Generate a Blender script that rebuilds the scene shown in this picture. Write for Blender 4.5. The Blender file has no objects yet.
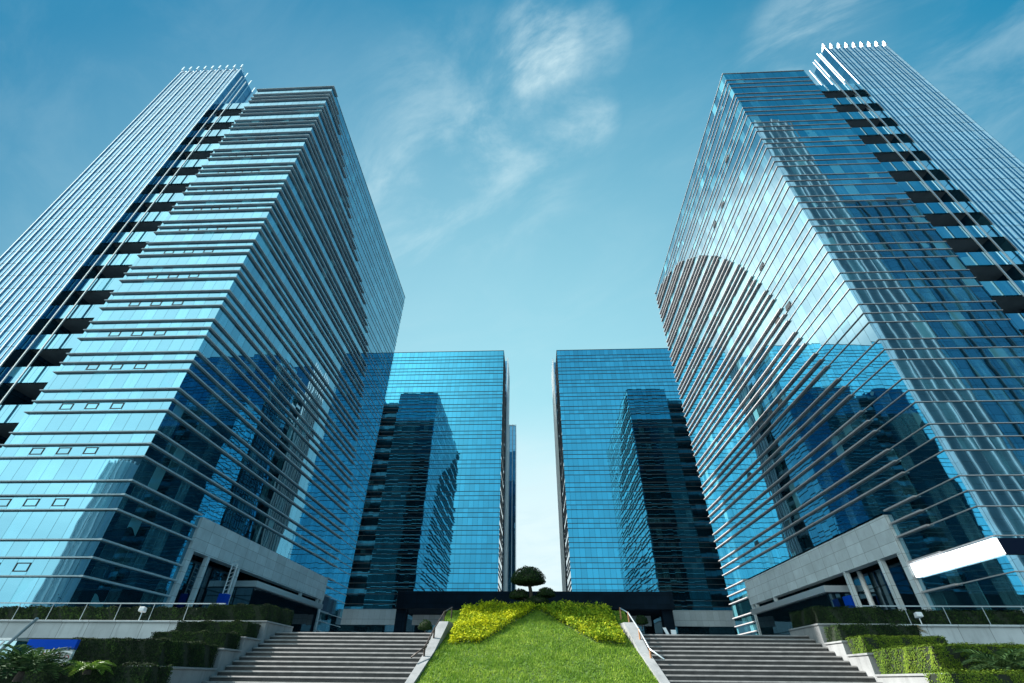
import bpy, math, random
import numpy as np
from mathutils import Vector, Matrix

random.seed(7)
rng = np.random.default_rng(7)
S = bpy.context.scene
COL = S.collection
R = math.radians

# ------------------------------------------------------------------ camera
F_PX, PITCH, YAW, ROLL = 457.482, R(36.614), R(2.843), R(.587)
fw = Vector((-math.sin(YAW)*math.cos(PITCH), math.cos(YAW)*math.cos(PITCH), math.sin(PITCH)))
rt = Vector((math.cos(YAW), math.sin(YAW), 0))
up = rt.cross(fw)
r2 = rt*math.cos(ROLL) + up*math.sin(ROLL)
u2 = -rt*math.sin(ROLL) + up*math.cos(ROLL)
cam = bpy.data.cameras.new('camera')
cam.sensor_width = 36; cam.lens = F_PX/1024*36
cam.clip_start = .1; cam.clip_end = 6000
camo = bpy.data.objects.new('camera', cam); COL.objects.link(camo)
M = Matrix((r2, u2, -fw)).transposed().to_4x4()      # eye level is z = 0, the ground is at -1.6
camo.matrix_world = M
S.camera = camo

# ------------------------------------------------------------------ node helpers
def lin(c):
    return tuple(((x/255)/12.92 if x/255 <= .04045 else ((x/255+.055)/1.055)**2.4) for x in c) + (1,)

class NT:
    def __init__(s, tree): s.t = tree
    def n(s, typ, **kw):
        nd = s.t.nodes.new(typ)
        for k, v in kw.items(): setattr(nd, k, v)
        return nd
    def put(s, sock, v):
        if isinstance(v, bpy.types.NodeSocket): s.t.links.new(v, sock)
        elif v is not None: sock.default_value = v
    def math(s, op, a, b=None, c=None, clamp=False):
        nd = s.n('ShaderNodeMath', operation=op, use_clamp=clamp)
        s.put(nd.inputs[0], a); s.put(nd.inputs[1], b); s.put(nd.inputs[2], c)
        return nd.outputs[0]
    def vec(s, op, a, b=None, sc=None):
        nd = s.n('ShaderNodeVectorMath', operation=op)
        s.put(nd.inputs[0], a); s.put(nd.inputs[1], b)
        if sc is not None: s.put(nd.inputs[3], sc)
        return nd.outputs[1] if op in ('DOT_PRODUCT', 'LENGTH') else nd.outputs[0]
    def mix(s, f, a, b, blend='MIX'):
        nd = s.n('ShaderNodeMix', data_type='RGBA', blend_type=blend)
        s.put(nd.inputs[0], f); s.put(nd.inputs[6], a); s.put(nd.inputs[7], b)
        return nd.outputs[2]
    def mixf(s, f, a, b):
        nd = s.n('ShaderNodeMix', data_type='FLOAT')
        s.put(nd.inputs[0], f); s.put(nd.inputs[2], a); s.put(nd.inputs[3], b)
        return nd.outputs[0]
    def noise(s, v, scale, detail=3, rough=.5, dist=0):
        nd = s.n('ShaderNodeTexNoise')
        s.put(nd.inputs['Vector'], v); nd.inputs['Scale'].default_value = scale
        nd.inputs['Detail'].default_value = detail; nd.inputs['Roughness'].default_value = rough
        nd.inputs['Distortion'].default_value = dist
        return nd
    def ramp(s, f, lo, hi, a=0., b=1., smooth=True):
        nd = s.n('ShaderNodeMapRange', interpolation_type='SMOOTHSTEP' if smooth else 'LINEAR')
        s.put(nd.inputs[0], f)
        for k, v in zip((1, 2, 3, 4), (lo, hi, a, b)): nd.inputs[k].default_value = v
        return nd.outputs[0]
    def sep(s, v):
        nd = s.n('ShaderNodeSeparateXYZ'); s.put(nd.inputs[0], v); return nd.outputs
    def comb(s, x, y, z):
        nd = s.n('ShaderNodeCombineXYZ')
        for i, v in enumerate((x, y, z)): s.put(nd.inputs[i], v)
        return nd.outputs[0]

def new_mat(name):
    m = bpy.data.materials.new(name); m.use_nodes = True
    m.node_tree.nodes.clear()
    t = NT(m.node_tree); out = t.n('ShaderNodeOutputMaterial')
    return m, t, out

def principled(name, col, rough=.6, metal=0., noise=0., nscale=3., tiles=None, bump=0., spec=.5, dirt=None, emit=None):
    m, t, out = new_mat(name)
    b = t.n('ShaderNodeBsdfPrincipled')
    g = t.n('ShaderNodeNewGeometry'); pos = g.outputs['Position']
    c = col
    if noise:
        nz = t.noise(pos, nscale, 5, .6)
        f = t.ramp(nz.outputs[0], .3, .7, 1-noise, 1+noise)
        c = t.vec('SCALE', col[:3], sc=f)
    if tiles:
        x, y, z = t.sep(pos); nx = t.math('ABSOLUTE', t.sep(g.outputs['True Normal'])[0])
        uu = t.mixf(t.math('GREATER_THAN', nx, .6), x, y)
        fu = t.math('FRACT', t.math('DIVIDE', uu, tiles[0])); fv = t.math('FRACT', t.math('DIVIDE', z, tiles[1]))
        ln = t.math('MAXIMUM', t.math('LESS_THAN', fu, .02), t.math('LESS_THAN', fv, .035))
        wn = t.n('ShaderNodeTexWhiteNoise', noise_dimensions='2D')
        t.put(wn.inputs[0], t.comb(t.math('FLOOR', t.math('DIVIDE', uu, tiles[0])), t.math('FLOOR', t.math('DIVIDE', z, tiles[1])), 0))
        c = t.vec('SCALE', c if not isinstance(c, tuple) else c[:3], sc=t.mixf(wn.outputs[0], .9, 1.08))
        c = t.mix(ln, c, tuple(x*.45 for x in col[:3])+(1,))
    if dirt:
        nd = t.noise(t.vec('MULTIPLY', pos, (2.2, 2.2, .35)), 1.6, 6, .7)
        c = t.mix(t.ramp(nd.outputs[0], .5, .75, 0, dirt), c, tuple(x*.4 for x in col[:3])+(1,))
    t.put(b.inputs['Base Color'], c)
    b.inputs['Roughness'].default_value = rough; b.inputs['Metallic'].default_value = metal
    b.inputs['Specular IOR Level'].default_value = spec
    if bump:
        bn = t.n('ShaderNodeBump'); bn.inputs['Strength'].default_value = bump; bn.inputs['Distance'].default_value = .02
        t.put(bn.inputs['Height'], t.noise(pos, nscale*6, 4).outputs[0]); t.put(b.inputs['Normal'], bn.outputs[0])
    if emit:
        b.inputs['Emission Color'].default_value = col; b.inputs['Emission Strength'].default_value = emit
    t.put(out.inputs[0], b.outputs[0])
    return m

def glass(name, tint, refl=.5, pane=1.22, inner=(.006, .03, .042), bright=(.05, .17, .2), tilt=.007, wav=.008, joint=.035, vjoint=0., litp=.72, off=0., vary=.9, blinds=2.):
    """coated curtain-wall glazing: a mirror-like tinted coat over a dim interior; every pane sits at its own slight tilt"""
    m, t, out = new_mat(name)
    g = t.n('ShaderNodeNewGeometry'); pos = g.outputs['Position']; N = g.outputs['Normal']
    x, y, z = t.sep(pos); nx = t.math('ABSOLUTE', t.sep(g.outputs['True Normal'])[0])
    uu = t.mixf(t.math('GREATER_THAN', nx, .6), t.math('ADD', x, off), y)
    q = t.math('DIVIDE', uu, pane); cell = t.math('FLOOR', q); fu = t.math('FRACT', q)
    oi = t.n('ShaderNodeObjectInfo')
    rnd = t.math('MULTIPLY', oi.outputs['Random'], 91.7)
    if vjoint: zc = t.math('FLOOR', t.math('DIVIDE', z, vjoint)); rnd = t.math('ADD', rnd, zc)
    wn = t.n('ShaderNodeTexWhiteNoise', noise_dimensions='3D'); t.put(wn.inputs[0], t.comb(cell, rnd, t.math('GREATER_THAN', nx, .6)))
    r1 = wn.outputs[0]; rc = wn.outputs[1]
    # normal: per-pane tilt plus the slow roller-wave of toughened glass
    wv = t.noise(t.vec('ADD', pos, t.vec('SCALE', rc, sc=30.)), .33, 2, .5)
    d = t.vec('ADD', t.vec('SCALE', t.vec('SUBTRACT', rc, (.5, .5, .5)), sc=tilt),
              t.vec('SCALE', t.vec('SUBTRACT', wv.outputs[1], (.5, .5, .5)), sc=wav))
    nn = t.vec('NORMALIZE', t.vec('ADD', N, d))
    # interior: blinds down in some panes, vertical folds, floor clutter
    folds = t.noise(t.comb(t.math('MULTIPLY', uu, 3.1), t.math('MULTIPLY', z, .25), rnd), 1.0, 3, .6).outputs[0]
    big = t.noise(t.vec('MULTIPLY', pos, (.09, .09, .14)), 1.0, 3, .6).outputs[0]
    lit = t.math('MULTIPLY', t.ramp(t.math('ADD', t.math('MULTIPLY', r1, .45), t.math('MULTIPLY', big, .75)), litp, litp+.22), t.ramp(folds, .3, .7, .25, 1.))
    col = t.mix(lit, inner+(1,), bright+(1,))
    r2s = t.sep(rc)[1]
    bl = t.math('MULTIPLY', t.math('GREATER_THAN', r2s, blinds), t.math('GREATER_THAN', t.math('ADD', big, t.math('MULTIPLY', t.sep(rc)[2], .25)), .58))
    col = t.mix(bl, col, tuple(min(.5, c*1.3+.02) for c in bright)+(1,))
    jl = t.math('LESS_THAN', fu, joint)
    if vjoint: jl = t.math('MAXIMUM', jl, t.math('LESS_THAN', t.math('FRACT', t.math('DIVIDE', z, vjoint)), .05))
    df = t.n('ShaderNodeBsdfDiffuse'); t.put(df.inputs[0], col)
    gl = t.n('ShaderNodeBsdfGlossy'); gl.inputs['Roughness'].default_value = .015
    t.put(gl.inputs['Normal'], nn)
    fr = t.n('ShaderNodeFresnel'); fr.inputs[0].default_value = 1.45; t.put(fr.inputs[1], nn)
    t.put(gl.inputs['Color'], t.mix(t.math('MULTIPLY', fr.outputs[0], 2.2, clamp=True), t.vec('SCALE', tint[:3], sc=t.mixf(r1, vary, 1.05)), (1, 1, 1, 1)))
    fac = t.math('ADD', refl, t.math('MULTIPLY', fr.outputs[0], 1-refl), clamp=True)
    fac = t.math('MULTIPLY', t.math('MULTIPLY', fac, t.mixf(jl, 1., .35)), t.mixf(bl, 1., .82))
    mx = t.n('ShaderNodeMixShader'); t.put(mx.inputs[0], fac); t.put(mx.inputs[1], df.outputs[0]); t.put(mx.inputs[2], gl.outputs[0])
    t.put(out.inputs[0], mx.outputs[0])
    return m

def leaf_mat(name, cols, rough=.75, transl=.25):
    m, t, out = new_mat(name)
    g = t.n('ShaderNodeNewGeometry')
    cr = t.n('ShaderNodeValToRGB')
    el = cr.color_ramp.elements
    while len(el) < len(cols): el.new(.5)
    for i, c in enumerate(cols): el[i].position = i/(len(cols)-1); el[i].color = c
    big = t.noise(g.outputs['Position'], 1.3, 3, .6).outputs[0]
    t.put(cr.inputs[0], t.math('ADD', t.math('MULTIPLY', g.outputs['Random Per Island'], .6), t.ramp(big, .3, .7, 0, .4)))
    b = t.n('ShaderNodeBsdfPrincipled'); t.put(b.inputs['Base Color'], cr.outputs[0])
    b.inputs['Roughness'].default_value = rough; b.inputs['Specular IOR Level'].default_value = .12
    tr = t.n('ShaderNodeBsdfTranslucent'); t.put(tr.inputs[0], cr.outputs[0])
    mx = t.n('ShaderNodeMixShader'); mx.inputs[0].default_value = transl
    t.put(mx.inputs[1], b.outputs[0]); t.put(mx.inputs[2], tr.outputs[0]); t.put(out.inputs[0], mx.outputs[0])
    return m

MAT = dict(
    glass=glass('curtain_glass', (.40, .79, 1.0), .58, inner=(.004, .026, .038), bright=(.08, .28, .33), litp=.60, vary=.92, blinds=.94),
    glass_left=glass('curtain_glass_west', (.24, .72, 1.0), .44, inner=(.004, .026, .038), bright=(.08, .28, .33), litp=.60, vary=.9, blinds=.94),
    glass_far=glass('curtain_glass_rear', (.05, .64, 1.0), .54, pane=1.25, tilt=.007, wav=.006, joint=.05, vary=.84, inner=(.002, .014, .022)),
    glass_wing=glass('wing_glass', (.20, .62, .96), .42, pane=1.37, vjoint=2.1, joint=.03),
    clad=principled('pale_cladding', (.20, .28, .33, 1), .6, noise=.12, nscale=.25, tiles=(1.05, 1.7)),
    streetglass=glass('street_glass', (.2, .6, .9), .4, pane=1.6, vjoint=1.9, joint=.06, inner=(.008, .05, .09), bright=(.04, .2, .28), litp=.6),
    rear=glass('rear_panel_dark', (.2, .5, .6), .07, pane=1.4, vjoint=4.2, inner=(.002, .007, .010), bright=(.012, .04, .05)),
    glass_dark=glass('dark_lobby_glass', (.35, .6, .75), .22, pane=1.5, inner=(.004, .014, .02), bright=(.02, .07, .09), vjoint=2.5),
    fin=principled('fin_aluminium', (.44, .56, .61, 1), .5, .0, noise=.05, nscale=.8),
    darkfin=principled('dark_fin_aluminium', (.05, .065, .075, 1), .5, noise=.05, nscale=.8),
    louvre=principled('louvre_aluminium', (.46, .45, .46, 1), .5, .0, noise=.06, nscale=.8),
    white=principled('white_aluminium', (.84, .87, .88, 1), .4, .0, noise=.03),
    slab=principled('slab_concrete', (.20, .27, .31, 1), .8, noise=.12, nscale=.6),
    dark=principled('dark_metal', (.012, .016, .02, 1), .45),
    core=principled('core_recess_wall', (.06, .09, .11, 1), .8, noise=.2, nscale=.5),
    roof=principled('roof_membrane', (.25, .26, .27, 1), .9),
    stone=principled('portal_stone', (.62, .70, .73, 1), .55, noise=.09, nscale=.7, tiles=(2.4, 1.0), dirt=.2),
    blind=principled('pale_blind', (.36, .43, .46, 1), .7, noise=.05, tiles=(1.1, 1.6)),
    fascia=principled('dark_fascia', (.004, .012, .022, 1), .85, noise=.25, nscale=.3, tiles=(2.4, 1.4), spec=.08),
    concrete=principled('planter_concrete', (.27, .28, .285, 1), .8, noise=.14, nscale=1.4, bump=.15, dirt=.5),
    panelwall=principled('retaining_wall_stone', (.50, .53, .55, 1), .7, noise=.1, nscale=.9, tiles=(1.2, 3.), dirt=.55),
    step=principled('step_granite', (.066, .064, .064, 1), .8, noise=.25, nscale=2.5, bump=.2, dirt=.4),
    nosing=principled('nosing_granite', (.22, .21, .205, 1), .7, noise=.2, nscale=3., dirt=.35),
    pave=principled('plaza_paving', (.25, .28, .30, 1), .8, noise=.12, nscale=.5),
    asphalt=principled('ground', (.11, .13, .15, 1), .9, noise=.15, nscale=.1),
    soil=principled('soil', (.03, .035, .02, 1), .95, noise=.3, nscale=4),
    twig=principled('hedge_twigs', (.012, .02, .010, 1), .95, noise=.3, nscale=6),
    turf=principled('turf', (.07, .13, .018, 1), .95, noise=.3, nscale=5),
    bark=principled('bark', (.06, .045, .035, 1), .9, noise=.3, nscale=9, bump=.4),
    rail=principled('brown_rail_paint', (.05, .028, .02, 1), .45),
    rib=principled('rib_metal', (.88, .92, .94, 1), .3, .85, noise=.03),
    railgrey=principled('rail_steel', (.45, .5, .53, 1), .4, .3),
    steel=principled('pale_steel', (.62, .66, .68, 1), .3, .5),
    blue=principled('blue_paint', (.001, .065, .50, 1), .7, spec=.1),
    whitepaint=principled('white_paint', (.82, .83, .84, 1), .45),
    red=principled('red_paint', (.42, .06, .07, 1), .5),
    navy=principled('navy_panel', (.004, .010, .03, 1), .6, spec=.1),
    signglow=principled('white_sign_glow', (.95, .95, .95, 1), .5, emit=.9),  # emission added so the shaded sign face reads bright white
    wood=principled('orange_wood', (.42, .2, .09, 1), .6, noise=.2, nscale=6),
    paleglass=glass('pale_shelter_glass', (.6, .9, 1.), .5, pane=1.1, inner=(.03, .16, .24), bright=(.2, .42, .5)),
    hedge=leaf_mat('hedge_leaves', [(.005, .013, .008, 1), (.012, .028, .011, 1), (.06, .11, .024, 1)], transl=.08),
    hedge_sunlit=leaf_mat('hedge_leaves_sunlit', [(.025, .06, .010, 1), (.09, .155, .016, 1), (.20, .27, .03, 1)], transl=.08),  # sunlight put into the colour: brighter copy of the hedge leaves
    golden=leaf_mat('golden_leaves', [(.10, .20, .012, 1), (.38, .44, .015, 1), (.74, .70, .02, 1)], transl=.3),
    olive=leaf_mat('olive_gold_leaves', [(.06, .15, .012, 1), (.25, .36, .02, 1), (.70, .66, .035, 1)], transl=.3),
    grass=leaf_mat('grass_blades', [(.085, .19, .022, 1), (.19, .32, .037, 1), (.38, .49, .07, 1)], transl=.3),
    pine=leaf_mat('pine_leaves', [(.010, .028, .012, 1), (.022, .05, .016, 1), (.05, .085, .02, 1)]),
    cycad=leaf_mat('cycad_leaves', [(.010, .032, .014, 1), (.025, .065, .02, 1), (.10, .17, .06, 1)], rough=.7),
    fern=leaf_mat('fern_leaves', [(.05, .13, .015, 1), (.10, .20, .02, 1), (.2, .3, .05, 1)], rough=.4),
    dry=leaf_mat('dry_leaves', [(.12, .09, .03, 1), (.22, .17, .06, 1), (.3, .24, .1, 1)]),
    ribs=glass('street_tower_windows', (.5, .75, .9), .3, pane=1.05, vjoint=1.7, joint=.3, inner=(.16, .2, .22), bright=(.3, .36, .38), off=.2),
)

# ------------------------------------------------------------------ mesh + object helpers
BASE = {}
class MB:
    def __init__(s): s.v = []; s.f = []
    def box(s, x0, x1, y0, y1, z0, z1):
        x0, x1 = min(x0, x1), max(x0, x1); y0, y1 = min(y0, y1), max(y0, y1); z0, z1 = min(z0, z1), max(z0, z1)
        b = len(s.v)
        s.v += [(x0,y0,z0),(x1,y0,z0),(x1,y1,z0),(x0,y1,z0),(x0,y0,z1),(x1,y0,z1),(x1,y1,z1),(x0,y1,z1)]
        s.f += [tuple(b+i for i in q) for q in ((0,3,2,1),(4,5,6,7),(0,1,5,4),(1,2,6,5),(2,3,7,6),(3,0,4,7))]
        return s
    def prism(s, poly, z0, z1):
        a = sum(poly[i][0]*poly[(i+1) % len(poly)][1]-poly[(i+1) % len(poly)][0]*poly[i][1] for i in range(len(poly)))
        if a < 0: poly = poly[::-1]
        n = len(poly); b = len(s.v)
        s.v += [(x, y, z0) for x, y in poly] + [(x, y, z1) for x, y in poly]
        s.f.append(tuple(b+i for i in range(n))[::-1]); s.f.append(tuple(b+n+i for i in range(n)))
        for i in range(n):
            j = (i+1) % n; s.f.append((b+i, b+j, b+n+j, b+n+i))
        return s
    def hull(s, bot, top):
        n = len(bot); b = len(s.v); s.v += list(bot)+list(top)
        s.f.append(tuple(b+i for i in range(n))[::-1]); s.f.append(tuple(b+n+i for i in range(n)))
        for i in range(n):
            j = (i+1) % n; s.f.append((b+i, b+j, b+n+j, b+n+i))
        return s
    def bar(s, p, q, w, h=None, k=4):
        h = h or w; p = Vector(p); q = Vector(q); d = (q-p).normalized()
        a = d.cross(Vector((0, 0, 1)));
        if a.length < 1e-3: a = Vector((1, 0, 0))
        a.normalize(); c = a.cross(d)
        ring = [(math.cos(2*math.pi*(i+.5)/k), math.sin(2*math.pi*(i+.5)/k)) for i in range(k)]
        sc = .7071 if k == 4 else .5
        return s.hull([tuple(p+a*x*w*sc+c*y*h*sc) for x, y in ring], [tuple(q+a*x*w*sc+c*y*h*sc) for x, y in ring])
    def tube(s, pts, rad, k=8):
        b = len(s.v); n = len(pts)
        for i, (p, r) in enumerate(zip(pts, rad)):
            d = (Vector(pts[min(i+1, n-1)])-Vector(pts[max(i-1, 0)])).normalized()
            a = d.cross(Vector((.3, 1, .1))).normalized(); c = a.cross(d)
            for j in range(k):
                t = 2*math.pi*j/k; s.v.append(tuple(Vector(p)+a*r*math.cos(t)+c*r*math.sin(t)))
        for i in range(n-1):
            for j in range(k):
                s.f.append((b+i*k+j, b+i*k+(j+1) % k, b+(i+1)*k+(j+1) % k, b+(i+1)*k+j))
        s.f.append(tuple(b+j for j in range(k))[::-1]); s.f.append(tuple(b+(n-1)*k+j for j in range(k)))
        return s
    def build(s, name, mat, parent=None, bevel=0, smooth=False, base=None):
        bx = BASE[parent.name] if parent else Vector(base or (0, 0, 0))
        me = bpy.data.meshes.new(name)
        me.from_pydata([(x-bx.x, y-bx.y, z-bx.z) for x, y, z in s.v], [], s.f)
        for m in (mat if isinstance(mat, list) else [mat]): me.materials.append(m)
        if smooth: me.polygons.foreach_set('use_smooth', [True]*len(me.polygons))
        o = bpy.data.objects.new(name, me); COL.objects.link(o)
        if parent: o.parent = parent
        else: o.location = bx
        BASE[o.name] = bx
        if bevel:
            bv = o.modifiers.new('bevel', 'BEVEL'); bv.width = bevel; bv.segments = 2; bv.limit_method = 'ANGLE'
        return o

def props(o, label=None, cat=None, group=None, kind=None):
    for k, v in (('label', label), ('category', cat), ('group', group), ('kind', kind)):
        if v: o[k] = v
    return o
def thing(name, loc, label, cat, group=None):
    o = bpy.data.objects.new(name, None); COL.objects.link(o)
    o.location = loc; o.empty_display_size = .3; BASE[o.name] = Vector(loc)
    return props(o, label, cat, group)

def leaves(pts, nrm, size, spread=.6, asp=.5, r=rng):
    """one pointed leaf (a folded quad) per point, scattered about the given outward normals"""
    pts = np.asarray(pts, float); nrm = np.asarray(nrm, float); n = len(pts)
    d = nrm + r.normal(0, spread, (n, 3)); d /= np.linalg.norm(d, axis=1)[:, None]+1e-9
    a = np.cross(d, r.normal(0, 1, (n, 3))); a /= np.linalg.norm(a, axis=1)[:, None]+1e-9
    b = np.cross(d, a)
    sz = size*r.uniform(.6, 1.3, (n, 1))
    v = np.stack([pts-b*sz*.5, pts+a*sz*asp*.5+d*sz*.12, pts+b*sz*.5, pts-a*sz*asp*.5+d*sz*.12], 1).reshape(-1, 3)
    return v, 4
def raw(name, v, k, mat, parent=None, base=None):
    n = len(v)//k
    bx = BASE[parent.name] if parent else Vector(base or (0, 0, 0))
    v = v-np.array(bx)[None]
    me = bpy.data.meshes.new(name)
    me.vertices.add(len(v)); me.vertices.foreach_set('co', v.astype(np.float32).ravel())
    me.loops.add(n*k); me.loops.foreach_set('vertex_index', np.arange(n*k, dtype=np.int32))
    me.polygons.add(n); me.polygons.foreach_set('loop_start', np.arange(0, n*k, k, dtype=np.int32))
    me.materials.append(mat); me.update(calc_edges=True); me.validate()
    o = bpy.data.objects.new(name, me); COL.objects.link(o)
    if parent: o.parent = parent
    else: o.location = bx
    BASE[o.name] = bx
    return o

# ------------------------------------------------------------------ the four office towers
POD = 1.6                                           # level of the podium at the head of the stairs
def levels(tops):
    """(kind, z0, z1) bands from the tall-pane heads listed from the roof down"""
    out = []
    for i, zt in enumerate(tops[:-1]):
        h = zt-tops[i+1]
        a, b, c, d = zt, zt-.47*h, zt-.735*h, tops[i+1]
        out += [('vision_glass', b, a), ('spandrel_glass', c, b), ('spandrel_glass', d, c)]
    z = tops[-1]
    out += [('vision_glass', max(POD, z-2.1), z)]
    if z-2.1 > POD+.3: out += [('spandrel_glass', POD, z-2.1)]
    return out

def interp(x, xs, ys): return float(np.interp(x, xs, ys))

def bent(poly_z, ys, z):
    return interp(z, poly_z, ys)

def near_tower(name, label, sg, xi, xo, y0, y1, tops, wing_x, wing_top, recess_x, curve, thick_near, Df, thin, thick, ft, tt, portal, gmat, finmat, louvmat):
    roof = tops[0]
    T = thing(name, ((xi+xo)/2, (y0+y1)/2, POD), label, 'office tower', 'glass office towers around the lawn')
    pa, pb, pz = portal                                 # portal bay along the street face, and its head
    full = [(xi, y0), (xi, y1), (xo, y1), (xo, y0)]
    nx = xi-sg*4.5
    notch = [(xi, y0), (xi, pa), (nx, pa), (nx, pb), (xi, pb), (xi, y1), (xo, y1), (xo, y0)]
    L = levels(tops)
    for kind, z0, z1 in L:
        MB().prism(notch if (z0+z1)/2 < pz else full, z0, z1).build(kind, gmat, T)
    cz, cy = curve
    for kind, z0, z1 in L:
        z = z1
        yb = min(max(bent(cz, cy, z), y0+.6), y1-.3)
        runs = [(y0-Df, yb, thick if thick_near else thin, tt if thick_near else ft),
                (yb, y1, thin if thick_near else thick, ft if thick_near else tt)]
        m = MB(); m2 = MB()
        m.box(xo, xi, y0-Df, y0, z-ft/2, z+ft/2)
        for a, b, d, t in runs:
            segs = [(a, b)]
            if z < pz+.6:
                segs = [(a, min(b, pa-.7)), (max(a, pb+.7), b)]
            for p, q in segs:
                if q-p > .05: (m2 if z < pz+.6 and p > pb else m).box(xi, xi+sg*d, p, q, z-t/2, z+t/2)
        if m2.v: m.build('sunshade_fin', louvmat if not thick_near else finmat, T); m = m2
        m.box(xo, xi, y1, y1+.3, z-ft/2, z+ft/2)
        m.build('sunshade_fin', louvmat if not thick_near else finmat, T)
    MB().box(min(xi, xo)+.25, max(xi, xo)-.25, y0+.25, y1-.25, roof, roof+.22).build('roof', MAT['roof'], T)
    # entrance portal: lintel, piers, dark lobby, flat canopy
    px = xi+sg*.35
    P = MB().box(xi-sg*.6, px, pa-.55, pb+.75, pz-3.05, pz).build('entrance_portal', MAT['stone'], T)
    ys = [pa-.55, pa+2.45, pa+8.3, pb-7.4, pb-1.2, pb+.1]
    ws = [.6, .38, .38, .3, .3, .5]
    for yy, w in zip(ys, ws):
        MB().box(xi-sg*.1, px-sg*.03, yy, yy+w, POD, pz-3.05).build('pier', MAT['stone'], P)
    MB().box(nx, xi-sg*.6, pa+.003, pb-.003, pz-.9, pz-.5).build('lobby_ceiling', MAT['core'], P)
    cp = MB().box(xi-sg*3.5, xi+sg*1.7, pa+10.5, pb-2.2, pz-4.55, pz-3.95).build('door_canopy', MAT['steel'], P)
    MB().box(xi-sg*3.2, xi+sg*1.3, pa+11, pb-2.8, POD, pz-4.56).build('vestibule', MAT['glass_dark'], P)
    MB().box(xi-sg*4.0, xi-sg*1.4, pa+.3, pa+10.3, POD, pz-3.3).build('lobby_glazing', MAT['glass_dark'], P)
    for a_, b_ in ((xi-sg*.3, xo), (wing_x[0]-sg*.2, wing_x[1]+sg*.2)):
        yr = y1+.02 if abs(a_) < abs(xo) else y1-.38
        MB().box(a_, b_, yr, yr+.16, POD, roof-11.).build('rear_dark_panel', MAT['rear'], T)  # dark panel added over the back to darken its mirror image
    # open service recess with balconies, then the tall ribbed wing
    ra, rb = recess_x
    yb = y0+7.5
    MB().box(xo, rb, yb, y1-6, POD, roof-2.2).build('core_wall', MAT['core'], T)
    for i, zt in enumerate(tops[1:]):
        z = zt+.1
        sl = MB().box(xo, rb, y0+.9, yb, z-.42, z).build('balcony_slab', MAT['slab'], T)
        MB().box(xo+sg*-.02, rb, y0+.72, y0+.9, z-.7, z+1.2).build('balustrade', gmat, sl)
        sb = MB().box(xo, rb, y1-6, y1-.9, z-.42, z).build('balcony_slab', MAT['slab'], T)
        MB().box(xo, rb, y1-.9, y1-.72, z-.5, z+.72).build('balustrade', MAT['slab'], sb)
    for x, zt in ((ra, roof+3.6), ((ra+rb)/2-sg*.05, roof+5.8)):
        MB().box(x-.065, x+.065, y0-.05, y0+.08, POD, zt).build('recess_column', MAT['steel'], T)
    wa, wb = wing_x
    W = MB().box(wa, wb, y0, y0+4.3, POD, wing_top).build('wing', MAT['glass_wing'], T)
    MB().box(wa, wb, y0+4.3, y1-.4, POD, roof-.6).build('rear_wing', MAT['glass_wing'], T)
    n = 17
    for i in range(n):
        x = wa+(wb-wa)*(i/(n-1))
        if i % 2:
            MB().box(x-.03, x+.03, y0-.06, y0, POD, wing_top+.1).build('wing_mullion', MAT['rib'], W); continue
        m = MB().box(x-.06, x+.06, y0-.13, y0, POD, wing_top+.25)
        tip = wing_top+1.35
        m.hull([(x-.13, y0-.3, wing_top+.25), (x+.13, y0-.3, wing_top+.25), (x+.13, y0+.75, wing_top+.25), (x-.13, y0+.75, wing_top+.25)],
               [(x-.11, y0-.3, tip), (x+.11, y0-.3, tip), (x+.11, y0-.15, tip), (x-.11, y0-.15, tip)])
        m.build('wing_mullion', MAT['rib'], W)
    for k in range(3):
        y = y0+1.35*(k+1)
        m = MB().box(wa, wa+sg*.2, y-.06, y+.06, roof-12, wing_top+1.5)
        m.build('wing_mullion', MAT['rib'], W)
    return T, L

lt = [82.5, 78.4, 74.0, 69.7, 65.5, 61.2, 57.1, 52.9, 48.8, 44.75, 40.6, 36.45, 32.3, 28.15, 24.0, 19.6, 15.2, 10.75, 5.95]
curveL = ([0, 27, 54.4, 60.6, 68.4, 79, 82.7], [84, 82, 75.1, 69.7, 55.6, 41.5, 37.4])
TL, LL = near_tower('office_tower', 'blue glass tower left of the lawn, pale front and deep dark sunshade fins', 1, -33.34, -46.8, 36., 90.2, lt, (-53., -64.3), 91.4, (-50.1, -53.),
                    curveL, True, .27, .06, .29, .085, .13, (46.4, 79.2, 12.95), MAT['glass_left'], MAT['fin'], MAT['fin'])
z = 25.07+2.0
rts = [z+4.2*k for k in range(-6, 13)]
rts = [r for r in sorted(rts, reverse=True) if 3.4 < r < 76]
rts = [78.0]+rts if rts[0] < 74.8 else [78.0]+rts[1:]
curveR = ([8, 14.2, 19.8, 24.2, 27.7, 33, 38.3, 44, 50.2, 57.4, 63.2, 70.4, 74.3, 77.7], [39.5, 39, 40, 40.9, 42, 44.2, 44.9, 46.8, 49.4, 54.3, 59.5, 68, 75.7, 85.8])
TR, LR = near_tower('office_tower', 'blue glass tower right of the lawn, white sign band at its lower corner', -1, 31.5, 44.1, 34.5, 86., rts, (50.4, 60.3), 85.6, (47.2, 50.4),
                    curveR, False, .09, .09, .29, .06, .12, (43.9, 76.7, 12.2), MAT['glass'], MAT['fin'], MAT['louvre'])

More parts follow.
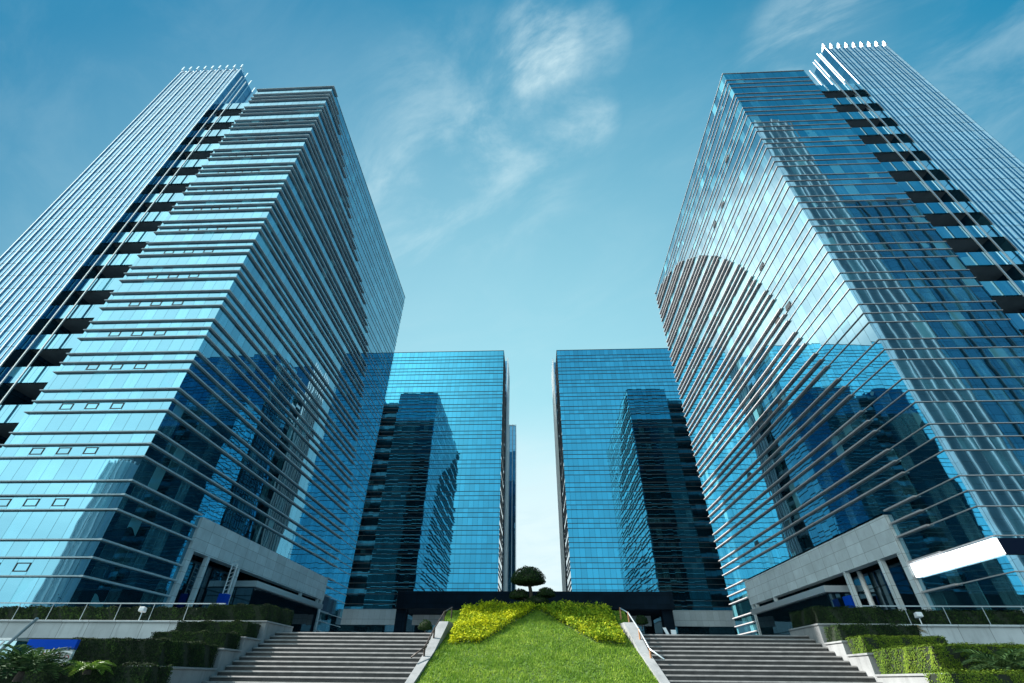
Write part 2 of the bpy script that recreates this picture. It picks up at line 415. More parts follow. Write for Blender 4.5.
# opening lights: three slim frames per storey on the left tower's front, tilted-out panes on the street face of the right one
def frame_yplane(x, y, z, w, h, d, t=.07):
    m = MB()
    m.box(x, x+w, y-d, y, z, z+t); m.box(x, x+w, y-d, y, z+h-t, z+h)
    m.box(x, x+t, y-d, y, z+t, z+h-t); m.box(x+w-t, x+w, y-d, y, z+t, z+h-t)
    return m
for i, zt in enumerate(lt[3:]):
    z0 = zt+.32
    for k in range(3):
        x = -1.22*36 + k*2.44
        frame_yplane(x+.06, 36., z0, 1.13, .62, .035).build('vent_window', MAT['dark'], TL)
for i, (y, k) in enumerate([(41.5, 3), (47.0, 4), (51., 4), (60., 5), (44.5, 8), (48., 8), (66.5, 8), (43., 10), (46., 10), (52., 12), (55, 12), (58, 12), (66, 13), (60, 15), (70, 15)]):
    zt = rts[min(k, len(rts)-1)]+1.15
    MB().hull([(31.5, y, zt), (31.5, y+1.1, zt), (31.34, y+1.1, zt), (31.34, y, zt)],
              [(31.5, y, zt+.7), (31.5, y+1.1, zt+.7), (31.46, y+1.1, zt+.7), (31.46, y, zt+.7)]).build('vent_window', MAT['dark'], TR)

def far_tower(name, label, sg, xs, xf, y0, y1, tops, wing_top):
    """rear pair: broad glass front towards the lawn, taller wing at the back of the street side"""
    roof = tops[0]
    T = thing(name, ((xs+xf)/2, (y0+y1)/2, POD), label, 'office tower', 'glass office towers around the lawn')
    foot = [(xs, y0), (xs, y1), (xf, y1), (xf, y0)]
    for kind, z0, z1 in levels(tops):
        MB().prism(foot, z0, z1).build(kind, MAT['glass_far'], T)
        m = MB().box(xs, xf, y0-.10, y0, z1-.05, z1+.05).box(xs, xs+sg*.14, y0-.10, y1, z1-.06, z1+.06)
        m.build('sunshade_fin', MAT['darkfin'], T)
    MB().box(xs-sg*.3, xf+sg*.3, y0+.3, y1-.3, roof, roof+.2).build('roof', MAT['roof'], T)
    MB().box(xs-sg*2, xf, y1, y1+6, POD, roof-2).build('core_wall', MAT['core'], T)
    for zt in tops[1:]:
        MB().box(xs-sg*.4, xs-sg*2, y1+.2, y1+6, zt-.4, zt+.5).build('balcony_slab', MAT['slab'], T)
    W = MB().box(xs, xs-sg*12, y1+6, y1+17, POD, wing_top).build('wing', MAT['glass_wing'], T)
    for k in range(9):
        y = y1+6+11*k/8
        MB().box(xs, xs+sg*.4, y-.13, y+.13, POD, wing_top+1.4).build('wing_mullion', MAT['white'], W)
    return T
ftl = [82.5-4.18*k for k in range(19)]
ftr = [77.9-4.15*k for k in range(18)]
far_tower('office_tower', 'left of the two rear glass towers closing the plaza', 1, -8.35, -46., 115.6, 128.6, ftl, 91.5)
far_tower('office_tower', 'right of the two rear glass towers closing the plaza', -1, 7.75, 46., 109.5, 122.5, ftr, 86.5)

# slim distant tower in the gap
D = thing('distant_tower', (-8.6, 183, POD), 'slim distant blue tower showing in the gap beside the left rear tower', 'tower')
MB().box(-30., -6.9, 180, 196, POD, 88.6).build('facade', MAT['glass_wing'], D)
for k in range(18):
    x = -30.+23.1*k/17
    MB().box(x-.14, x+.14, 179.6, 180, POD, 89).build('mullion', MAT['slab'], D)
MB().box(-29.6, -7.3, 180.4, 195.6, 88.6, 89.2).build('roof', MAT['roof'], D)

# low dark pavilion that links the two rear towers
Pv = thing('entrance_pavilion', (0, 97, POD), 'low dark flat-roofed pavilion linking the two rear towers', 'pavilion')
MB().box(-25.2, 24.6, 94, 108, 10.45, 13.2).build('roof', MAT['fascia'], Pv, bevel=.03)
for x in (-24.4, -13., 13.5, 23.4):
    MB().box(x-.9, x+.9, 95, 96.8, POD, 10.45).build('column', MAT['fascia'], Pv)
wl = MB().box(-45, 44, 104, 104.4, POD, 10.45).build('lobby_wall', MAT['glass_dark'], Pv)
for a, b in ((-42, -27.4), (-24.2, -16.2), (15.2, 22.2), (26.6, 39)):
    MB().box(a, b, 103.7, 103.95, 8.7, 11.35 if abs(a) > 24.3 else 10.4).build('blind_panel', MAT['blind'], Pv)

# ------------------------------------------------------------------ white sign band on the right tower, with an added glow
sgn = thing('white_sign_band', (31.4, 39, 7.), 'blank white sign band around the lower corner of the right tower', 'sign')
MB().box(31.46, 31.19, 34.36, 43.0, 7.10, 8.12).build('sign_face', MAT['signglow'], sgn)
MB().box(31.47, 36.5, 34.36, 34.46, 7.09, 8.11).build('return_panel', MAT['navy'], sgn)

# ------------------------------------------------------------------ ground, podium, stairs
def struct(m, name, mat, **k): return props(m.build(name, mat, **k), kind='structure')
g = MB(); g.v = [(-3000, -3000, -1.6), (3000, -3000, -1.6), (3000, 3000, -1.6), (-3000, 3000, -1.6)]; g.f = [(0, 1, 2, 3)]
struct(g, 'ground', MAT['asphalt'])
struct(MB().box(-150, 150, 24.0, 260, -1.55, POD-.004).box(-11., 11., 22.72, 24.0, -1.5, POD-.004), 'podium', MAT['pave'])

Y0S, TREAD, RISE, NS = 14.9, .375, .1524, 21
def stairs(x0, x1, label):
    T = thing('stone_staircase', ((x0+x1)/2, Y0S, -1.6), label, 'stairs', 'stone staircases beside the lawn')
    for k in range(NS):
        y = Y0S+k*TREAD; z = -1.6+(k+1)*RISE
        yb = y+TREAD+.02 if k < NS-1 else 22.72
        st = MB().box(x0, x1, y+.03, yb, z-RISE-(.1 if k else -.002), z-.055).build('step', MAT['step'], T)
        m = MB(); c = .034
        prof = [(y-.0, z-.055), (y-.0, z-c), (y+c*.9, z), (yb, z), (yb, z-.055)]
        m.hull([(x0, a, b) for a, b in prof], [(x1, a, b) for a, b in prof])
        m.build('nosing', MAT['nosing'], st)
    return T
stairs(-11.0, -4.02, 'broad grey stone staircase left of the lawn, mostly sunlit')
stairs(4.02, 11.0, 'broad grey stone staircase right of the lawn, upper half in shade')

# lawn mound
def lz(x, y):
    zc = .41*(y-18.7)
    zc = max(zc, -1.62)
    if y > 25.2: zc = 2.66
    if y > 27.5: zc = 2.66-(y-27.5)*.45
    return max(zc, -1.62)+.10*(1-(x/4.1)**2)*(1 if y > 15.4 else 0)
m = MB(); nx_, ny_ = 16, 60
ysl = np.linspace(14.6, 29.8, ny_+1); xsl = np.linspace(-4.1, 4.1, nx_+1)
for yy in ysl:
    for xx in xsl: m.v.append((xx, yy, lz(xx, yy)))
for j in range(ny_):
    for i in range(nx_):
        a = j*(nx_+1)+i; m.f.append((a, a+1, a+nx_+2, a+nx_+1))
struct(m, 'lawn_mound', MAT['turf'], smooth=True)

# bed outlines on the mound (left and right of the lawn wedge)
def in_left(x, y):  return -3.45 < x < 0 and 21.3 < y < 25.3 and x < -2.12+(y-21.4)*.60
def in_right(x, y): return 0 < x < 3.5 and 21.3 < y < 25.3 and x > 2.2-(y-21.5)*.60
n = 62000
gx = rng.uniform(-4.2, 4.2, n); gy = 15.6+(25.6-15.6)*rng.random(n)**.85
keep = np.array([not (in_left(a, b-.15) or in_right(a, b-.15)) for a, b in zip(gx, gy)])
gx, gy = gx[keep], gy[keep]
gz = np.array([lz(a, b) for a, b in zip(gx, gy)])
patch = .75+.5*(np.sin(gx*2.1+1.3*np.sin(gy*1.7))*np.sin(gy*1.9+gx)*.5+.5)
ph = rng.uniform(0, 2*np.pi, len(gx)); h = rng.uniform(.04, .085, len(gx))*patch; w = rng.uniform(.014, .03, len(gx))
dx, dy = np.cos(ph), np.sin(ph); ln = rng.normal(0, .035, (len(gx), 2))
v = np.stack([np.stack([gx-dx*w, gy-dy*w, gz-.01], 1), np.stack([gx+dx*w, gy+dy*w, gz-.01], 1), np.stack([gx+ln[:, 0], gy+ln[:, 1], gz+h], 1)], 1).reshape(-1, 3)
props(raw('lawn_grass', v, 3, MAT['grass']), kind='stuff')

def shrub_bed(test, label, mat, n):
    pts, nr = [], []
    xs = rng.uniform(-4, 4, n*6); ys_ = rng.uniform(21, 26, n*6)
    for a, b in zip(xs, ys_):
        if test(a, b):
            top = .30+.11*math.sin(a*2.6+1)*math.sin(b*2.9+a)+rng.normal(0, .05)
            f = rng.random()**.45
            pts.append((a, b, lz(a, b)+max(.03, top*f))); nr.append((rng.normal(0, .4), -.35, .9))
            if len(pts) >= n: break
    T = thing('golden_shrub_bed', (float(np.mean([p[0] for p in pts])), 23.5, 1.9), label, 'shrub bed', 'shrub beds at the top of the lawn')
    v, k = leaves(pts, nr, .11, .8, .55)
    raw('foliage', v, k, mat, T)
shrub_bed(in_left, 'bright yellow shrub bed at the top left of the lawn', MAT['golden'], 9000)
shrub_bed(in_right, 'olive and gold shrub bed at the top right of the lawn', MAT['olive'], 9000)

# cheek walls between lawn and stairs
def cheek(sg, label):
    prof = [(14.7, -1.35), (15.3, -1.25), (20.6, .41*(20.6-18.7)+.10), (22.5, 2.02), (26.5, 2.1)]
    ox = lambda y: sg*(4.37-.034*(y-15)); ix = lambda y: sg*(4.14-.085*max(0, y-17))
    T = MB()
    for (ya, za), (yb, zb) in zip(prof, prof[1:]):
        T.hull([(ix(ya), ya, -1.58), (ox(ya), ya, -1.58), (ox(yb), yb, -1.58), (ix(yb), yb, -1.58)],
               [(ix(ya), ya, za), (ox(ya), ya, za), (ox(yb), yb, zb), (ix(yb), yb, zb)])
    props(T.build('cheek_wall', MAT['concrete'], base=(sg*4.3, 20, 0)), label, 'wall')
cheek(-1, 'sloping pale concrete wall edging the lawn beside the left stairs')
cheek(1, 'sloping pale concrete wall edging the lawn beside the right stairs')

# handrails on the cheek walls
def handrail(sg, mat, mat2, label):
    T = thing('handrail', (sg*4.3, 22, 1.), label, 'handrail')
    P = [(sg*4.12, 20.2, .72), (sg*4.05, 21.4, 1.26), (sg*3.95, 22.8, 2.03), (sg*3.85, 24.2, 2.05)]
    H = [.30, .46, .40, .70]
    tops = []
    for (x, y, z), h in zip(P, H):
        MB().bar((x, y, z-.04), (x, y, z+h), .07, k=8).build('post', mat2, T)
        tops.append((x, y, z+h-.03))
    m = MB()
    m.tube([(sg*4.45, 19.6, .66)]+tops, [.028]*5)
    m.build('rail', mat, T, smooth=True)
handrail(-1, MAT['rail'], MAT['rail'], 'dark brown handrail on the wall beside the left stairs')
handrail(1, MAT['steel'], MAT['wood'], 'pale steel handrail with wooden posts beside the right stairs')

# ------------------------------------------------------------------ planters, hedges, retaining walls
def hedge(x0, x1, y0, y1, z0, z1, label, mat, group, dens=1800, name='box_hedge', size=.048):
    T = thing(name, ((x0+x1)/2, (y0+y1)/2, z0), label, 'hedge', group)
    x0, x1 = min(x0, x1), max(x0, x1)
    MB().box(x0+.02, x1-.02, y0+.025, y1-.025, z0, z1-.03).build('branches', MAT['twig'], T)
    pts, nr = [], []
    def sheet(n, fn, nn):
        for _ in range(n):
            p = fn(random.random(), random.random())
            pts.append([c+random.gauss(0, .014) for c in p]); nr.append(nn)
    A = (x1-x0); Bd = (y1-y0); H = z1-z0
    bump = lambda a, b: .03*math.sin(a*5.3+b*3.1)+.02*math.sin(a*11.+b*7.)
    sheet(int(A*H*dens), lambda a, b: (x0+A*a, y0+bump(x0+A*a, z0+H*b), z0+H*b), (0, -1, -.12))
    sheet(int(A*Bd*dens), lambda a, b: (x0+A*a, y0+Bd*b, z1+bump(x0+A*a, y0+Bd*b)), (0, 0, 1))
    sheet(int(Bd*H*dens), lambda a, b: (x0+bump(y0+Bd*a, z0+H*b), y0+Bd*a, z0+H*b), (-1, 0, .15))
    sheet(int(Bd*H*dens), lambda a, b: (x1+bump(y0+Bd*a, z0+H*b), y0+Bd*a, z0+H*b), (1, 0, .15))
    v, k = leaves(pts, nr, size, .2, .6)
    raw('foliage', v, k, mat, T)
    return T

# steps of planters, each with its hedge: (front y, back y, wall top z, hedge top z, inner x, outer x)
STEPS = [(21.45, 24.0, 1.92, 2.50, 11.02, 13.75),
         (20.2, 21.45, 1.28, 1.78, 11.02, 14.0),
         (18.95, 20.2, .86, 1.34, 11.02, 13.9),
         (15.85, 18.95, .28, .93, 11.02, 14.2),
         (13.6, 14.75, -.35, .26, 9.6, 14.6)]
WORDS = [('topmost', 'level with the podium'), ('second', 'one step below the topmost'), ('third', 'in the middle of the flight'), ('fourth', 'long and broad'), ('lowest', 'at the foot of the stairs')]
for sg, side in ((-1, 'left'), (1, 'right')):
    for i, (ya, yb, zw, zh, xa, xb) in enumerate(STEPS):
        w = MB().box(sg*xa, sg*xb, ya, yb, -1.55, zw-.06)
        w.box(sg*(xa-.04), sg*(xb+.02), ya-.05, yb-(.055 if i < 9 else 0), zw-.06, zw)
        props(w.build('planter_wall', MAT['concrete'], base=(sg*(xa+xb)/2, ya, -1.55), bevel=.012),
              f'{WORDS[i][0]} pale concrete planter step beside the {side} stairs', 'planter', f'planter steps beside the {side} stairs')
        lit = sg > 0 and i >= 2  # hedges in sun take the brighter leaf copy, shaded ones the dark
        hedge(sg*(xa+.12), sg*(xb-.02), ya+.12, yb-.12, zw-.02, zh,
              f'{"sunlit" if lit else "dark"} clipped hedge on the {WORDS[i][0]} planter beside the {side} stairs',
              MAT['hedge_sunlit'] if lit else MAT['hedge'], f'clipped hedges beside the {side} stairs')
    # retaining wall, its raised garden, hedge and railing
    x0, x1 = sg*13.8, sg*62
    rw = MB().box(x0, x1, 22.2, 22.6, -1.5, 1.9).box(sg*13.78, x1, 22.12, 22.66, 1.9, 1.97)
    props(rw.build('retaining_wall', MAT['panelwall'], base=(sg*38, 22.4, 1.6), bevel=.01), f'pale panelled retaining wall under the railing on the {side} side', 'wall')
    struct(MB().box(sg*13.8, x1, 22.62, 35.2 if sg < 0 else 33.8, -1.5, 1.88), 'garden_terrace', MAT['soil'])
    hedge(x0, sg*34, 22.78, 23.6, 1.88, 2.52, f'long dark hedge behind the railing on the {side} side', MAT['hedge'], 'long hedges behind the railings', dens=620, size=.085)
    T = thing('railing', (sg*24, 22.5, 1.97), f'thin white railing on the {side} retaining wall', 'railing')
    MB().bar((sg*13.6, 22.45, 2.64), (sg*36, 22.45, 2.64), .04).build('rail', MAT['railgrey'], T)
    for k in range(15):
        MB().bar((sg*(13.7+1.55*k), 22.45, 1.95), (sg*(13.7+1.55*k), 22.45, 2.62), .02).build('post', MAT['railgrey'], T)
    # sloping bed in front of the retaining wall
    m = MB(); m.v = [(sg*14.2, 12.5, -1.58), (sg*62, 12.5, -1.58), (sg*62, 22.2, 1.32), (sg*14.2, 22.2, 1.32)]; m.f = [(0, 1, 2, 3) if sg > 0 else (3, 2, 1, 0)]
    struct(m, 'planted_slope', MAT['soil'])

def floodlight(x, y, z, label):
    T = thing('floodlight', (x, y, z), label, 'floodlight', 'floodlights on the railings')
    m = MB().hull([(x-.12, y-.13, z-.02), (x+.12, y-.13, z-.02), (x+.12, y+.1, z-.06), (x-.12, y+.1, z-.06)],
                  [(x-.12, y-.1, z+.15), (x+.12, y-.1, z+.15), (x+.1, y+.1, z+.12), (x-.1, y+.1, z+.12)])
    m.build('housing', MAT['whitepaint'], T, bevel=.02)
    MB().bar((x, y+.02, z-.5), (x, y+.02, z-.06), .04, k=6).build('bracket', MAT['steel'], T)
floodlight(-17.05, 22.2, 2.33, 'small white floodlight on the left railing')
floodlight(15.5, 22.2, 2.25, 'small white floodlight on the right railing')

# ------------------------------------------------------------------ plants
def pad(T, c, r, n, mat, name='crown'):
    """one clipped cloud pad: flat underside, domed top, leaf by leaf"""
    u = rng.normal(0, 1, (n, 3)); u /= np.linalg.norm(u, axis=1)[:, None]
    low = u[:, 2] < 0; u[low, 2] *= .28
    s = rng.uniform(.9, 1.05, (n, 1))
    lump = 1+.06*np.sin(u[:, :1]*9+c[0])*np.sin(u[:, 1:2]*8+u[:, 2:3]*7)
    p = np.array(c)+u*np.array(r)*s*lump
    v, k = leaves(p, u, .085, .6, .5)
    o = raw(name, v, k, mat, T)
    m = MB(); K = 14
    for j in range(1, 7):
        t = math.pi*j/7
        for i in range(K):
            f = 2*math.pi*i/K; zz = math.cos(t)
            m.v.append((c[0]+r[0]*.86*math.sin(t)*math.cos(f), c[1]+r[1]*.86*math.sin(t)*math.sin(f), c[2]+r[2]*(.86*zz if zz > 0 else .2*zz)))
    for j in range(5):
        for i in range(K): m.f.append((j*K+i, j*K+(i+1) % K, (j+1)*K+(i+1) % K, (j+1)*K+i))
    m.f.append(tuple(range(K))[::-1]); m.f.append(tuple(5*K+i for i in range(K)))
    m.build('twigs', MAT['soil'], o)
    return o
TY = 26.6
tp = thing('topiary_tree', (-.25, TY, 2.66), 'cloud-pruned topiary tree with a domed crown at the head of the lawn', 'tree')
MB().tube([(-.2, TY, 2.6), (-.28, TY, 3.1), (-.2, TY+.03, 3.6), (-.3, TY, 4.1), (-.32, TY, 4.4)], [.14, .12, .10, .09, .06]).build('trunk', MAT['bark'], tp, smooth=True)
MB().tube([(-.22, TY, 3.25), (.2, TY, 3.5), (.52, TY, 3.58)], [.06, .05, .035]).build('branch', MAT['bark'], tp, smooth=True)
MB().tube([(-.24, TY, 3.2), (-.6, TY, 3.42), (-.8, TY, 3.5)], [.06, .05, .035]).build('branch', MAT['bark'], tp, smooth=True)
pad(tp, (-.35, TY, 4.2), (.86, .8, .66), 5200, MAT['pine'])
pad(tp, (.56, TY, 3.56), (.46, .5, .34), 1600, MAT['pine'])
pad(tp, (-.82, TY+.2, 3.5), (.5, .5, .36), 1600, MAT['pine'])
pad(tp, (.1, TY, 3.2), (.62, .6, .32), 1600, MAT['pine'])
pad(tp, (-.65, TY, 2.85), (.5, .5, .3), 1300, MAT['pine'])
pad(tp, (.4, TY-.2, 2.75), (.55, .5, .3), 1300, MAT['pine'])

def fronds_plant(name, c, label, n, length, mat, lift, group=None, cat='cycad', trunk=.14, leaflets=12):
    T = thing(name, c, label, cat, group)
    c = Vector(c)
    MB().tube([tuple(c-Vector((0, 0, .05))), tuple(c+Vector((0, 0, trunk*.5))), tuple(c+Vector((0, 0, trunk)))], [.09, .08, .06], 10).build('trunk', MAT['bark'], T)
    for i in range(n):
        az = 2*math.pi*i*.381966+random.uniform(-.2, .2)
        el = lift*(1-.75*i/n)+random.uniform(-.1, .1); L = length*random.uniform(.8, 1.1)
        h = Vector((math.cos(az), math.sin(az), 0)); side = Vector((-h.y, h.x, 0))
        prev = c+Vector((0, 0, trunk)); m = MB(); pts = [prev.copy()]; e = el
        N = leaflets
        for k in range(N):
            e -= (.85+el*.45)/N
            prev = prev+(h*math.cos(e)+Vector((0, 0, 1))*math.sin(e))*L/N
            pts.append(prev.copy())
            tt = (k+1)/N
            ll = L*.30*math.sin(math.pi*min(1, .12+tt*.86))**.7
            upv = (Vector((0, 0, 1))*math.cos(e)-h*math.sin(e))
            fwd = (pts[-1]-pts[-2]).normalized()
            for sgn in (-1, 1):
                d = (side*sgn*.85+fwd*.5+upv*.28).normalized(); wdt = fwd*L*.036
                b = len(m.v)
                m.v += [tuple(prev-wdt), tuple(prev+d*ll*.6+wdt*.9), tuple(prev+d*ll-Vector((0, 0, ll*.12))), tuple(prev+d*ll*.6-wdt*.9)]
                m.f.append((b, b+1, b+2, b+3))
        m.tube([tuple(p) for p in pts[::3]], [.010*(1-.7*j/len(pts[::3])) for j in range(len(pts[::3]))], 4)
        m.build('frond', mat, T)
    return T
fronds_plant('cycad', (-11.95, 12.6, -.05), 'dark cycad with spreading fronds in front of the blue notice board', 34, 1.05, MAT['cycad'], 1.25)
fronds_plant('cycad', (12.2, 15.2, .2), 'dark cycad with stiff fronds at the right edge by the hedges', 22, 1.0, MAT['cycad'], 1.2)
fronds_plant('fern_palm', (-10.95, 13.3, .1), 'bright green fern palm between the notice board and the hedge', 18, .62, MAT['fern'], .85, trunk=.05)
fronds_plant('dry_shrub', (14.3, 21.3, 1.4), 'small straw coloured dry plant behind the right hedges', 16, .55, MAT['dry'], 1.2, cat='plant', trunk=.2)

def ball_bush(c, r, label):
    T = thing('clipped_bush', c, label, 'bush')
    MB().bar((c[0], c[1], c[2]), (c[0], c[1], c[2]+r), .05, k=6).build('stem', MAT['bark'], T)
    pad(T, (c[0], c[1], c[2]+r), (r, r, r), 700, MAT['pine'])
ball_bush((4.75, 24.2, 1.9), .27, 'small round dark bush at the head of the right stairs')
ball_bush((-5.0, 24.2, 1.62), .30, 'small round dark bush at the head of the left stairs')

# ------------------------------------------------------------------ small furniture
# notice board: blue head, white face with curved red and grey marks
N0 = thing('notice_board', (-12.9, 14., -.9), 'blue and white notice board behind the cycad on the left', 'sign')
MB().box(-13.5, -12.15, 13.98, 14.05, .10, .575).build('board', MAT['whitepaint'], N0)
MB().box(-13.5, -12.15, 13.96, 14.06, .58, .80).build('header_band', MAT['blue'], N0)
for x in (-13.4, -12.3):
    MB().box(x-.03, x+.03, 14.06, 14.12, -1., .75).build('post', MAT['steel'], N0)
def arc_mark(cx, cz, r, a0, a1, mat, w=.022):
    m = MB(); K = 12
    for i in range(K):
        t0, t1 = a0+(a1-a0)*i/K, a0+(a1-a0)*(i+1)/K
        m.hull([(cx+q*math.cos(t0), 13.977, cz+q*math.sin(t0)) for q in (r-w, r)]+[(cx+q*math.cos(t1), 13.977, cz+q*math.sin(t1)) for q in (r, r-w)],
               [(cx+q*math.cos(t0), 13.972, cz+q*math.sin(t0)) for q in (r-w, r)]+[(cx+q*math.cos(t1), 13.972, cz+q*math.sin(t1)) for q in (r, r-w)])
    m.build('printed_mark', mat, N0)
arc_mark(-13.15, .46, .045, -1.2, 3.6, MAT['steel'], .015)
arc_mark(-12.90, .40, .11, .2, 3.3, MAT['red'])
arc_mark(-12.88, .40, .05, .2, 3.3, MAT['red'], .016)
arc_mark(-12.52, .42, .09, -.4, 3.6, MAT['red'])
arc_mark(-12.25, .38, .08, .2, 3.0, MAT['red'])
MB().box(-12.735, -12.69, 13.972, 13.977, .2, .57).build('printed_mark', MAT['dark'], N0)

lp = thing('leaning_post', (-13.4, 13.3, -1.4), 'leaning grey and white post in front of the notice board', 'post')
MB().bar((-14.2, 13.4, -.35), (-12.95, 13.3, 1.22), .08, k=8).build('pole', MAT['slab'], lp)
MB().bar((-14.26, 13.32, -.30), (-13.45, 13.26, .72), .05, k=6).build('white_edge', MAT['whitepaint'], lp)
MB().bar((-14.2, 13.4, -1.58), (-14.2, 13.4, -.3), .12, k=8).build('foot', MAT['steel'], lp)
gs = thing('glass_shelter', (-15.2, 15., -1.), 'pale blue glass shelter at the lower left edge', 'shelter')
MB().box(-17.5, -14.45, 14.6, 16.4, -1.2, .80).build('glazing', MAT['paleglass'], gs)
MB().box(-17.6, -14.4, 14.5, 16.5, .80, .86).build('roof', MAT['steel'], gs)

# blue based light columns standing in the two portals
def light_column(x, y, z0, z1, label):
    T = thing('light_column', (x, y, z0), label, 'light column', 'light columns in the tower portals')
    m = MB()
    for dx in (-.28, .28): m.bar((x+dx, y, z0+1.), (x+dx, y+.0, z1), .13, k=8)
    for k in range(9): m.bar((x-.28, y, z0+1.2+k*.4), (x+.28, y, z0+1.4+k*.4), .06)
    m.build('lattice_mast', MAT['whitepaint'], T)
    MB().box(x-.42, x+.42, y-.42, y+.42, z0, z0+1.25).build('blue_base', MAT['blue'], T, bevel=.04)
light_column(-32.7, 53.3, 5.9, 10.1, 'white lattice light column with a blue base in the left portal')
T = thing('light_column', (32.4, 52.9, POD), 'white tubular light column with a blue base in the right portal', 'light column', 'light columns in the tower portals')
MB().tube([(32.4, 51.9, 3.), (32.4, 51.9, 9.1)], [.24, .24], 12).build('tube_mast', MAT['whitepaint'], T, smooth=True)
MB().box(31.3, 31.9, 53.3, 54.5, POD, 7.2).build('blue_base', MAT['blue'], T, bevel=.04)
fs = thing('folding_sign', (5.7, 23.2, POD), 'small white folding floor sign at the head of the right stairs', 'sign')
MB().hull([(5.55, 23.2, POD), (5.67, 23.2, POD), (5.67, 23.3, POD), (5.55, 23.3, POD)], [(5.40, 23.2, POD+.3), (5.54, 23.2, POD+.3), (5.54, 23.23, POD+.3), (5.40, 23.23, POD+.3)]).build('panel', MAT['whitepaint'], fs)
MB().box(5.74, 5.95, 23.22, 23.27, POD, POD+.22).build('panel', MAT['whitepaint'], fs)

# ------------------------------------------------------------------ what the glass fronts mirror: towers and trees across the street
def ribbed_tower(x0, x1, y0, y1, h, label, face, rib, step):
    T = thing('street_tower', ((x0+x1)/2, (y0+y1)/2, -1.6), label, 'tower', 'towers across the street seen in the glass')
    MB().box(x0, x1, y0, y1, -1.6, h).build('facade', face, T)
    m = MB(); x = x0
    while x <= x1: m.box(x-.13, x+.13, y1, y1+.3, -1.6, h+.5); x += step
    y = y0
    while y <= y1: m.box(x0-.3, x0, y-.13, y+.13, -1.6, h+.5); m.box(x1, x1+.3, y-.13, y+.13, -1.6, h+.5); y += step
    m.build('ribs', rib, T)
    MB().box(x0+1, x1-1, y0+1, y1-1, h, h+2.5).build('roof', MAT['roof'], T)
ribbed_tower(64, 73, -14, 0, 126, 'pale ribbed tower across the street mirrored in the right tower front', MAT['clad'], MAT['slab'], 2.1)
ribbed_tower(79, 97, -30, -6, 97, 'dark glass tower across the street mirrored in the right tower front', MAT['streetglass'], MAT['slab'], 3.3)
ribbed_tower(-107.5, -103, -48, -36, 44, 'pale ribbed block across the street mirrored low in the left tower front', MAT['white'], MAT['white'], 1.6)

def street_tree(x, y, h, label):
    T = thing('street_tree', (x, y, -1.6), label, 'tree', 'street trees mirrored in the left tower front')
    MB().tube([(x, y, -1.7), (x+.1, y, h*.3), (x, y+.1, h*.6)], [.28, .2, .1]).build('trunk', MAT['bark'], T)
    n = 1500; cen = rng.normal(0, 1, (14, 3))*np.array([h*.22, h*.22, h*.15])+np.array([x, y, h*.66])
    p = cen[rng.integers(0, 14, n)]+rng.normal(0, h*.075, (n, 3))
    v, k = leaves(p, rng.normal(0, 1, (n, 3)), .5, .5, .6); raw('crown', v, k, MAT['hedge'], T)
for i in range(9):
    street_tree(-62-9.5*i+random.uniform(-2, 2), -20+random.uniform(-5, 5), random.uniform(8, 11), 'bushy green street tree across the street mirrored at the foot of the left tower')

# ------------------------------------------------------------------ sky and sun
SUN_EL, SUN_A = 39., 10.8                       # the sun stands left, a little beyond the lawn
W = bpy.data.worlds.new('World'); S.world = W; W.use_nodes = True
t = NT(W.node_tree); bg = W.node_tree.nodes['Background']
sky = t.n('ShaderNodeTexSky', sky_type='NISHITA', sun_disc=False)
sky.sun_elevation = R(SUN_EL); sky.sun_rotation = R(-(90-SUN_A)); sky.air_density = 1.0; sky.dust_density = .3; sky.ozone_density = 1.0
tc = t.n('ShaderNodeTexCoord'); d = t.vec('NORMALIZE', tc.outputs['Generated'])
x, y, z = t.sep(d)
tinted = t.mix(1., sky.outputs[0], (.10, 1.0, 1.0, 1), 'MULTIPLY')
zz = t.math('ADD', t.math('MAXIMUM', z, 0.), .12)
pl = t.comb(t.math('DIVIDE', x, zz), t.math('DIVIDE', y, zz), 0)
warp = t.noise(pl, 1.1, 2, .5)
pw = t.vec('ADD', pl, t.vec('SCALE', t.vec('SUBTRACT', warp.outputs[1], (.5, .5, .5)), sc=.5))
CL_OFF = 20.5
mp = t.comb(t.math('ADD', t.math('MULTIPLY', t.vec('DOT_PRODUCT', pw, (.88, -.47, 0)), 1.7), CL_OFF), t.math('MULTIPLY', t.vec('DOT_PRODUCT', pw, (.47, .88, 0)), 2.9), CL_OFF)
cn = t.ramp(t.noise(mp, 2.2, 9, .62, .4).outputs[0], .37, .78)
def blob(dx, dy, dz, a, b):
    v = Vector((dx, dy, dz)).normalized()
    return t.ramp(t.vec('DOT_PRODUCT', d, tuple(v)), math.cos(R(b)), math.cos(R(a)))
mask = t.math('MULTIPLY', blob(.03, .36, .93, 1., 6.5), 1.0)
for dd, a, b, k in (((.12, .35, .93), 1, 5, .5), ((.11, .46, .88), 1, 5, .6), ((.03, .48, .87), 1, 7, .5), ((-.08, .50, .86), 1, 8, .55), ((-.18, .53, .83), 1, 9, .6), ((-.27, .57, .78), 1, 9, .5),
                    ((-.12, .50, .85), 2, 17, .35), ((.47, .33, .82), 1, 8, .55), ((.62, .33, .70), 2, 14, .25), ((.02, .99, .14), 3, 20, .8)):
    mask = t.math('MAXIMUM', mask, t.math('MULTIPLY', blob(*dd, a, b), k))
mask = t.math('MULTIPLY', t.math('MAXIMUM', mask, .07), 1.15)
soft = t.ramp(t.noise(pw, 2.1, 5, .55).outputs[0], .35, .75)
cl = t.math('MULTIPLY', t.math('ADD', t.math('MULTIPLY', cn, 1.), t.math('MULTIPLY', soft, .16)), mask, clamp=True)
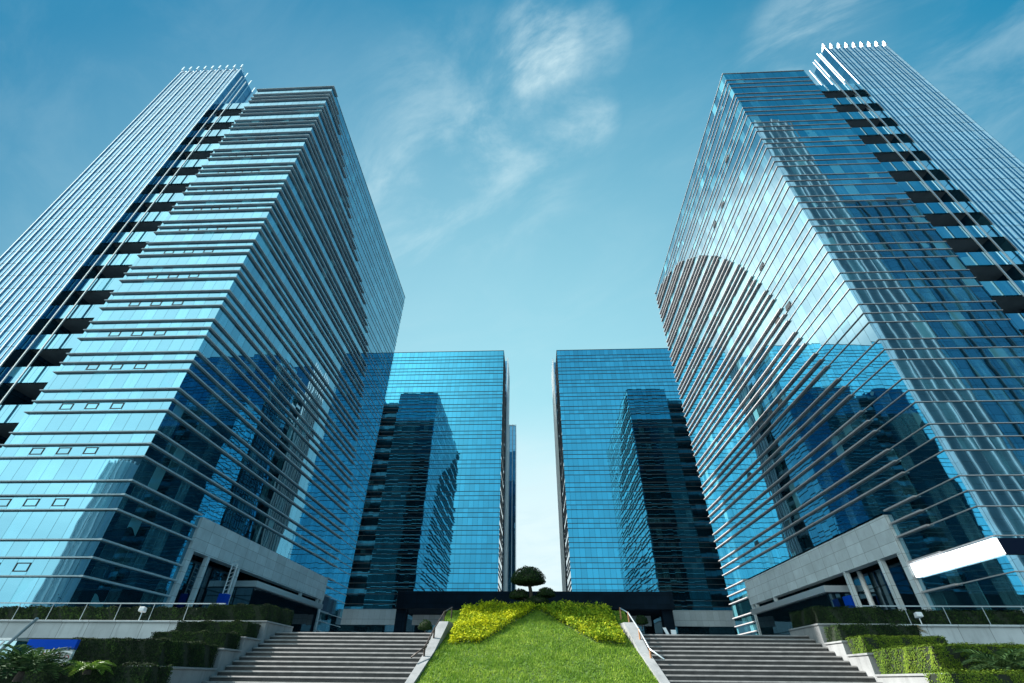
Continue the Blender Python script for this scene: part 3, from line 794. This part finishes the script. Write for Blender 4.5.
# pale haze: strongest low ahead of the viewer, thin elsewhere along the horizon
tinted = t.vec('MINIMUM', tinted, (.13, 1.2, 2.2))
hz = t.math('POWER', t.ramp(y, .22, 1.0, 0., .97, smooth=False), 1.15)
hz = t.math('MAXIMUM', hz, t.ramp(z, .0, .35, .75, 0.))
skyc = t.mix(hz, tinted, (2.3, 4.3, 4.75, 1))
skyc = t.mix(t.ramp(y, .86, .995, 0., .9), skyc, (4.0, 4.65, 4.8, 1))
skyc = t.mix(cl, skyc, (3.3, 4.3, 4.55, 1))
# unseen bright patches added to brighten reflections: behind the viewer, beyond the left tower
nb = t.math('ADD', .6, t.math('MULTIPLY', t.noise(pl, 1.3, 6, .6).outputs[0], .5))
rear_glow = t.math('MULTIPLY', blob(-.55, -.66, .50, 14, 40), nb, clamp=True)
skyc = t.mix(rear_glow, skyc, (11.0, 12.4, 11.6, 1))
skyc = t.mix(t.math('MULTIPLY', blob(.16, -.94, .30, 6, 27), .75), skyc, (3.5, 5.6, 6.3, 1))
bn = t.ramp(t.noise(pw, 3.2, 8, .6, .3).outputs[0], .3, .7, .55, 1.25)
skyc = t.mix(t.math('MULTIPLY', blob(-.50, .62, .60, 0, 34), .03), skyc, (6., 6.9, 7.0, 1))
hidden_glow = blob(-.49, .615, .615, 4, 13.5)
skyc = t.mix(t.math('MULTIPLY', hidden_glow, bn, clamp=True), skyc, (10., 9.6, 8.8, 1))
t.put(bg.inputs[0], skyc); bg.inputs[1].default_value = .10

sl = bpy.data.lights.new('sun', 'SUN'); sl.energy = 5.0; sl.angle = R(.53); sl.color = (1., .965, .90)
so = bpy.data.objects.new('sun', sl); COL.objects.link(so)
sd = Vector((-math.cos(R(SUN_A))*math.cos(R(SUN_EL)), math.sin(R(SUN_A))*math.cos(R(SUN_EL)), math.sin(R(SUN_EL))))
so.rotation_euler = sd.to_track_quat('Z', 'Y').to_euler(); so.location = sd*200

S.view_settings.view_transform = 'Standard'; S.view_settings.look = 'None'
S.view_settings.exposure = 1.1; S.view_settings.gamma = 1.
S.render.engine = 'CYCLES'
S.cycles.use_denoising = True
S.cycles.max_bounces = 8; S.cycles.glossy_bounces = 5; S.cycles.sample_clamp_indirect = 6
S.cycles.caustics_reflective = False; S.cycles.caustics_refractive = False
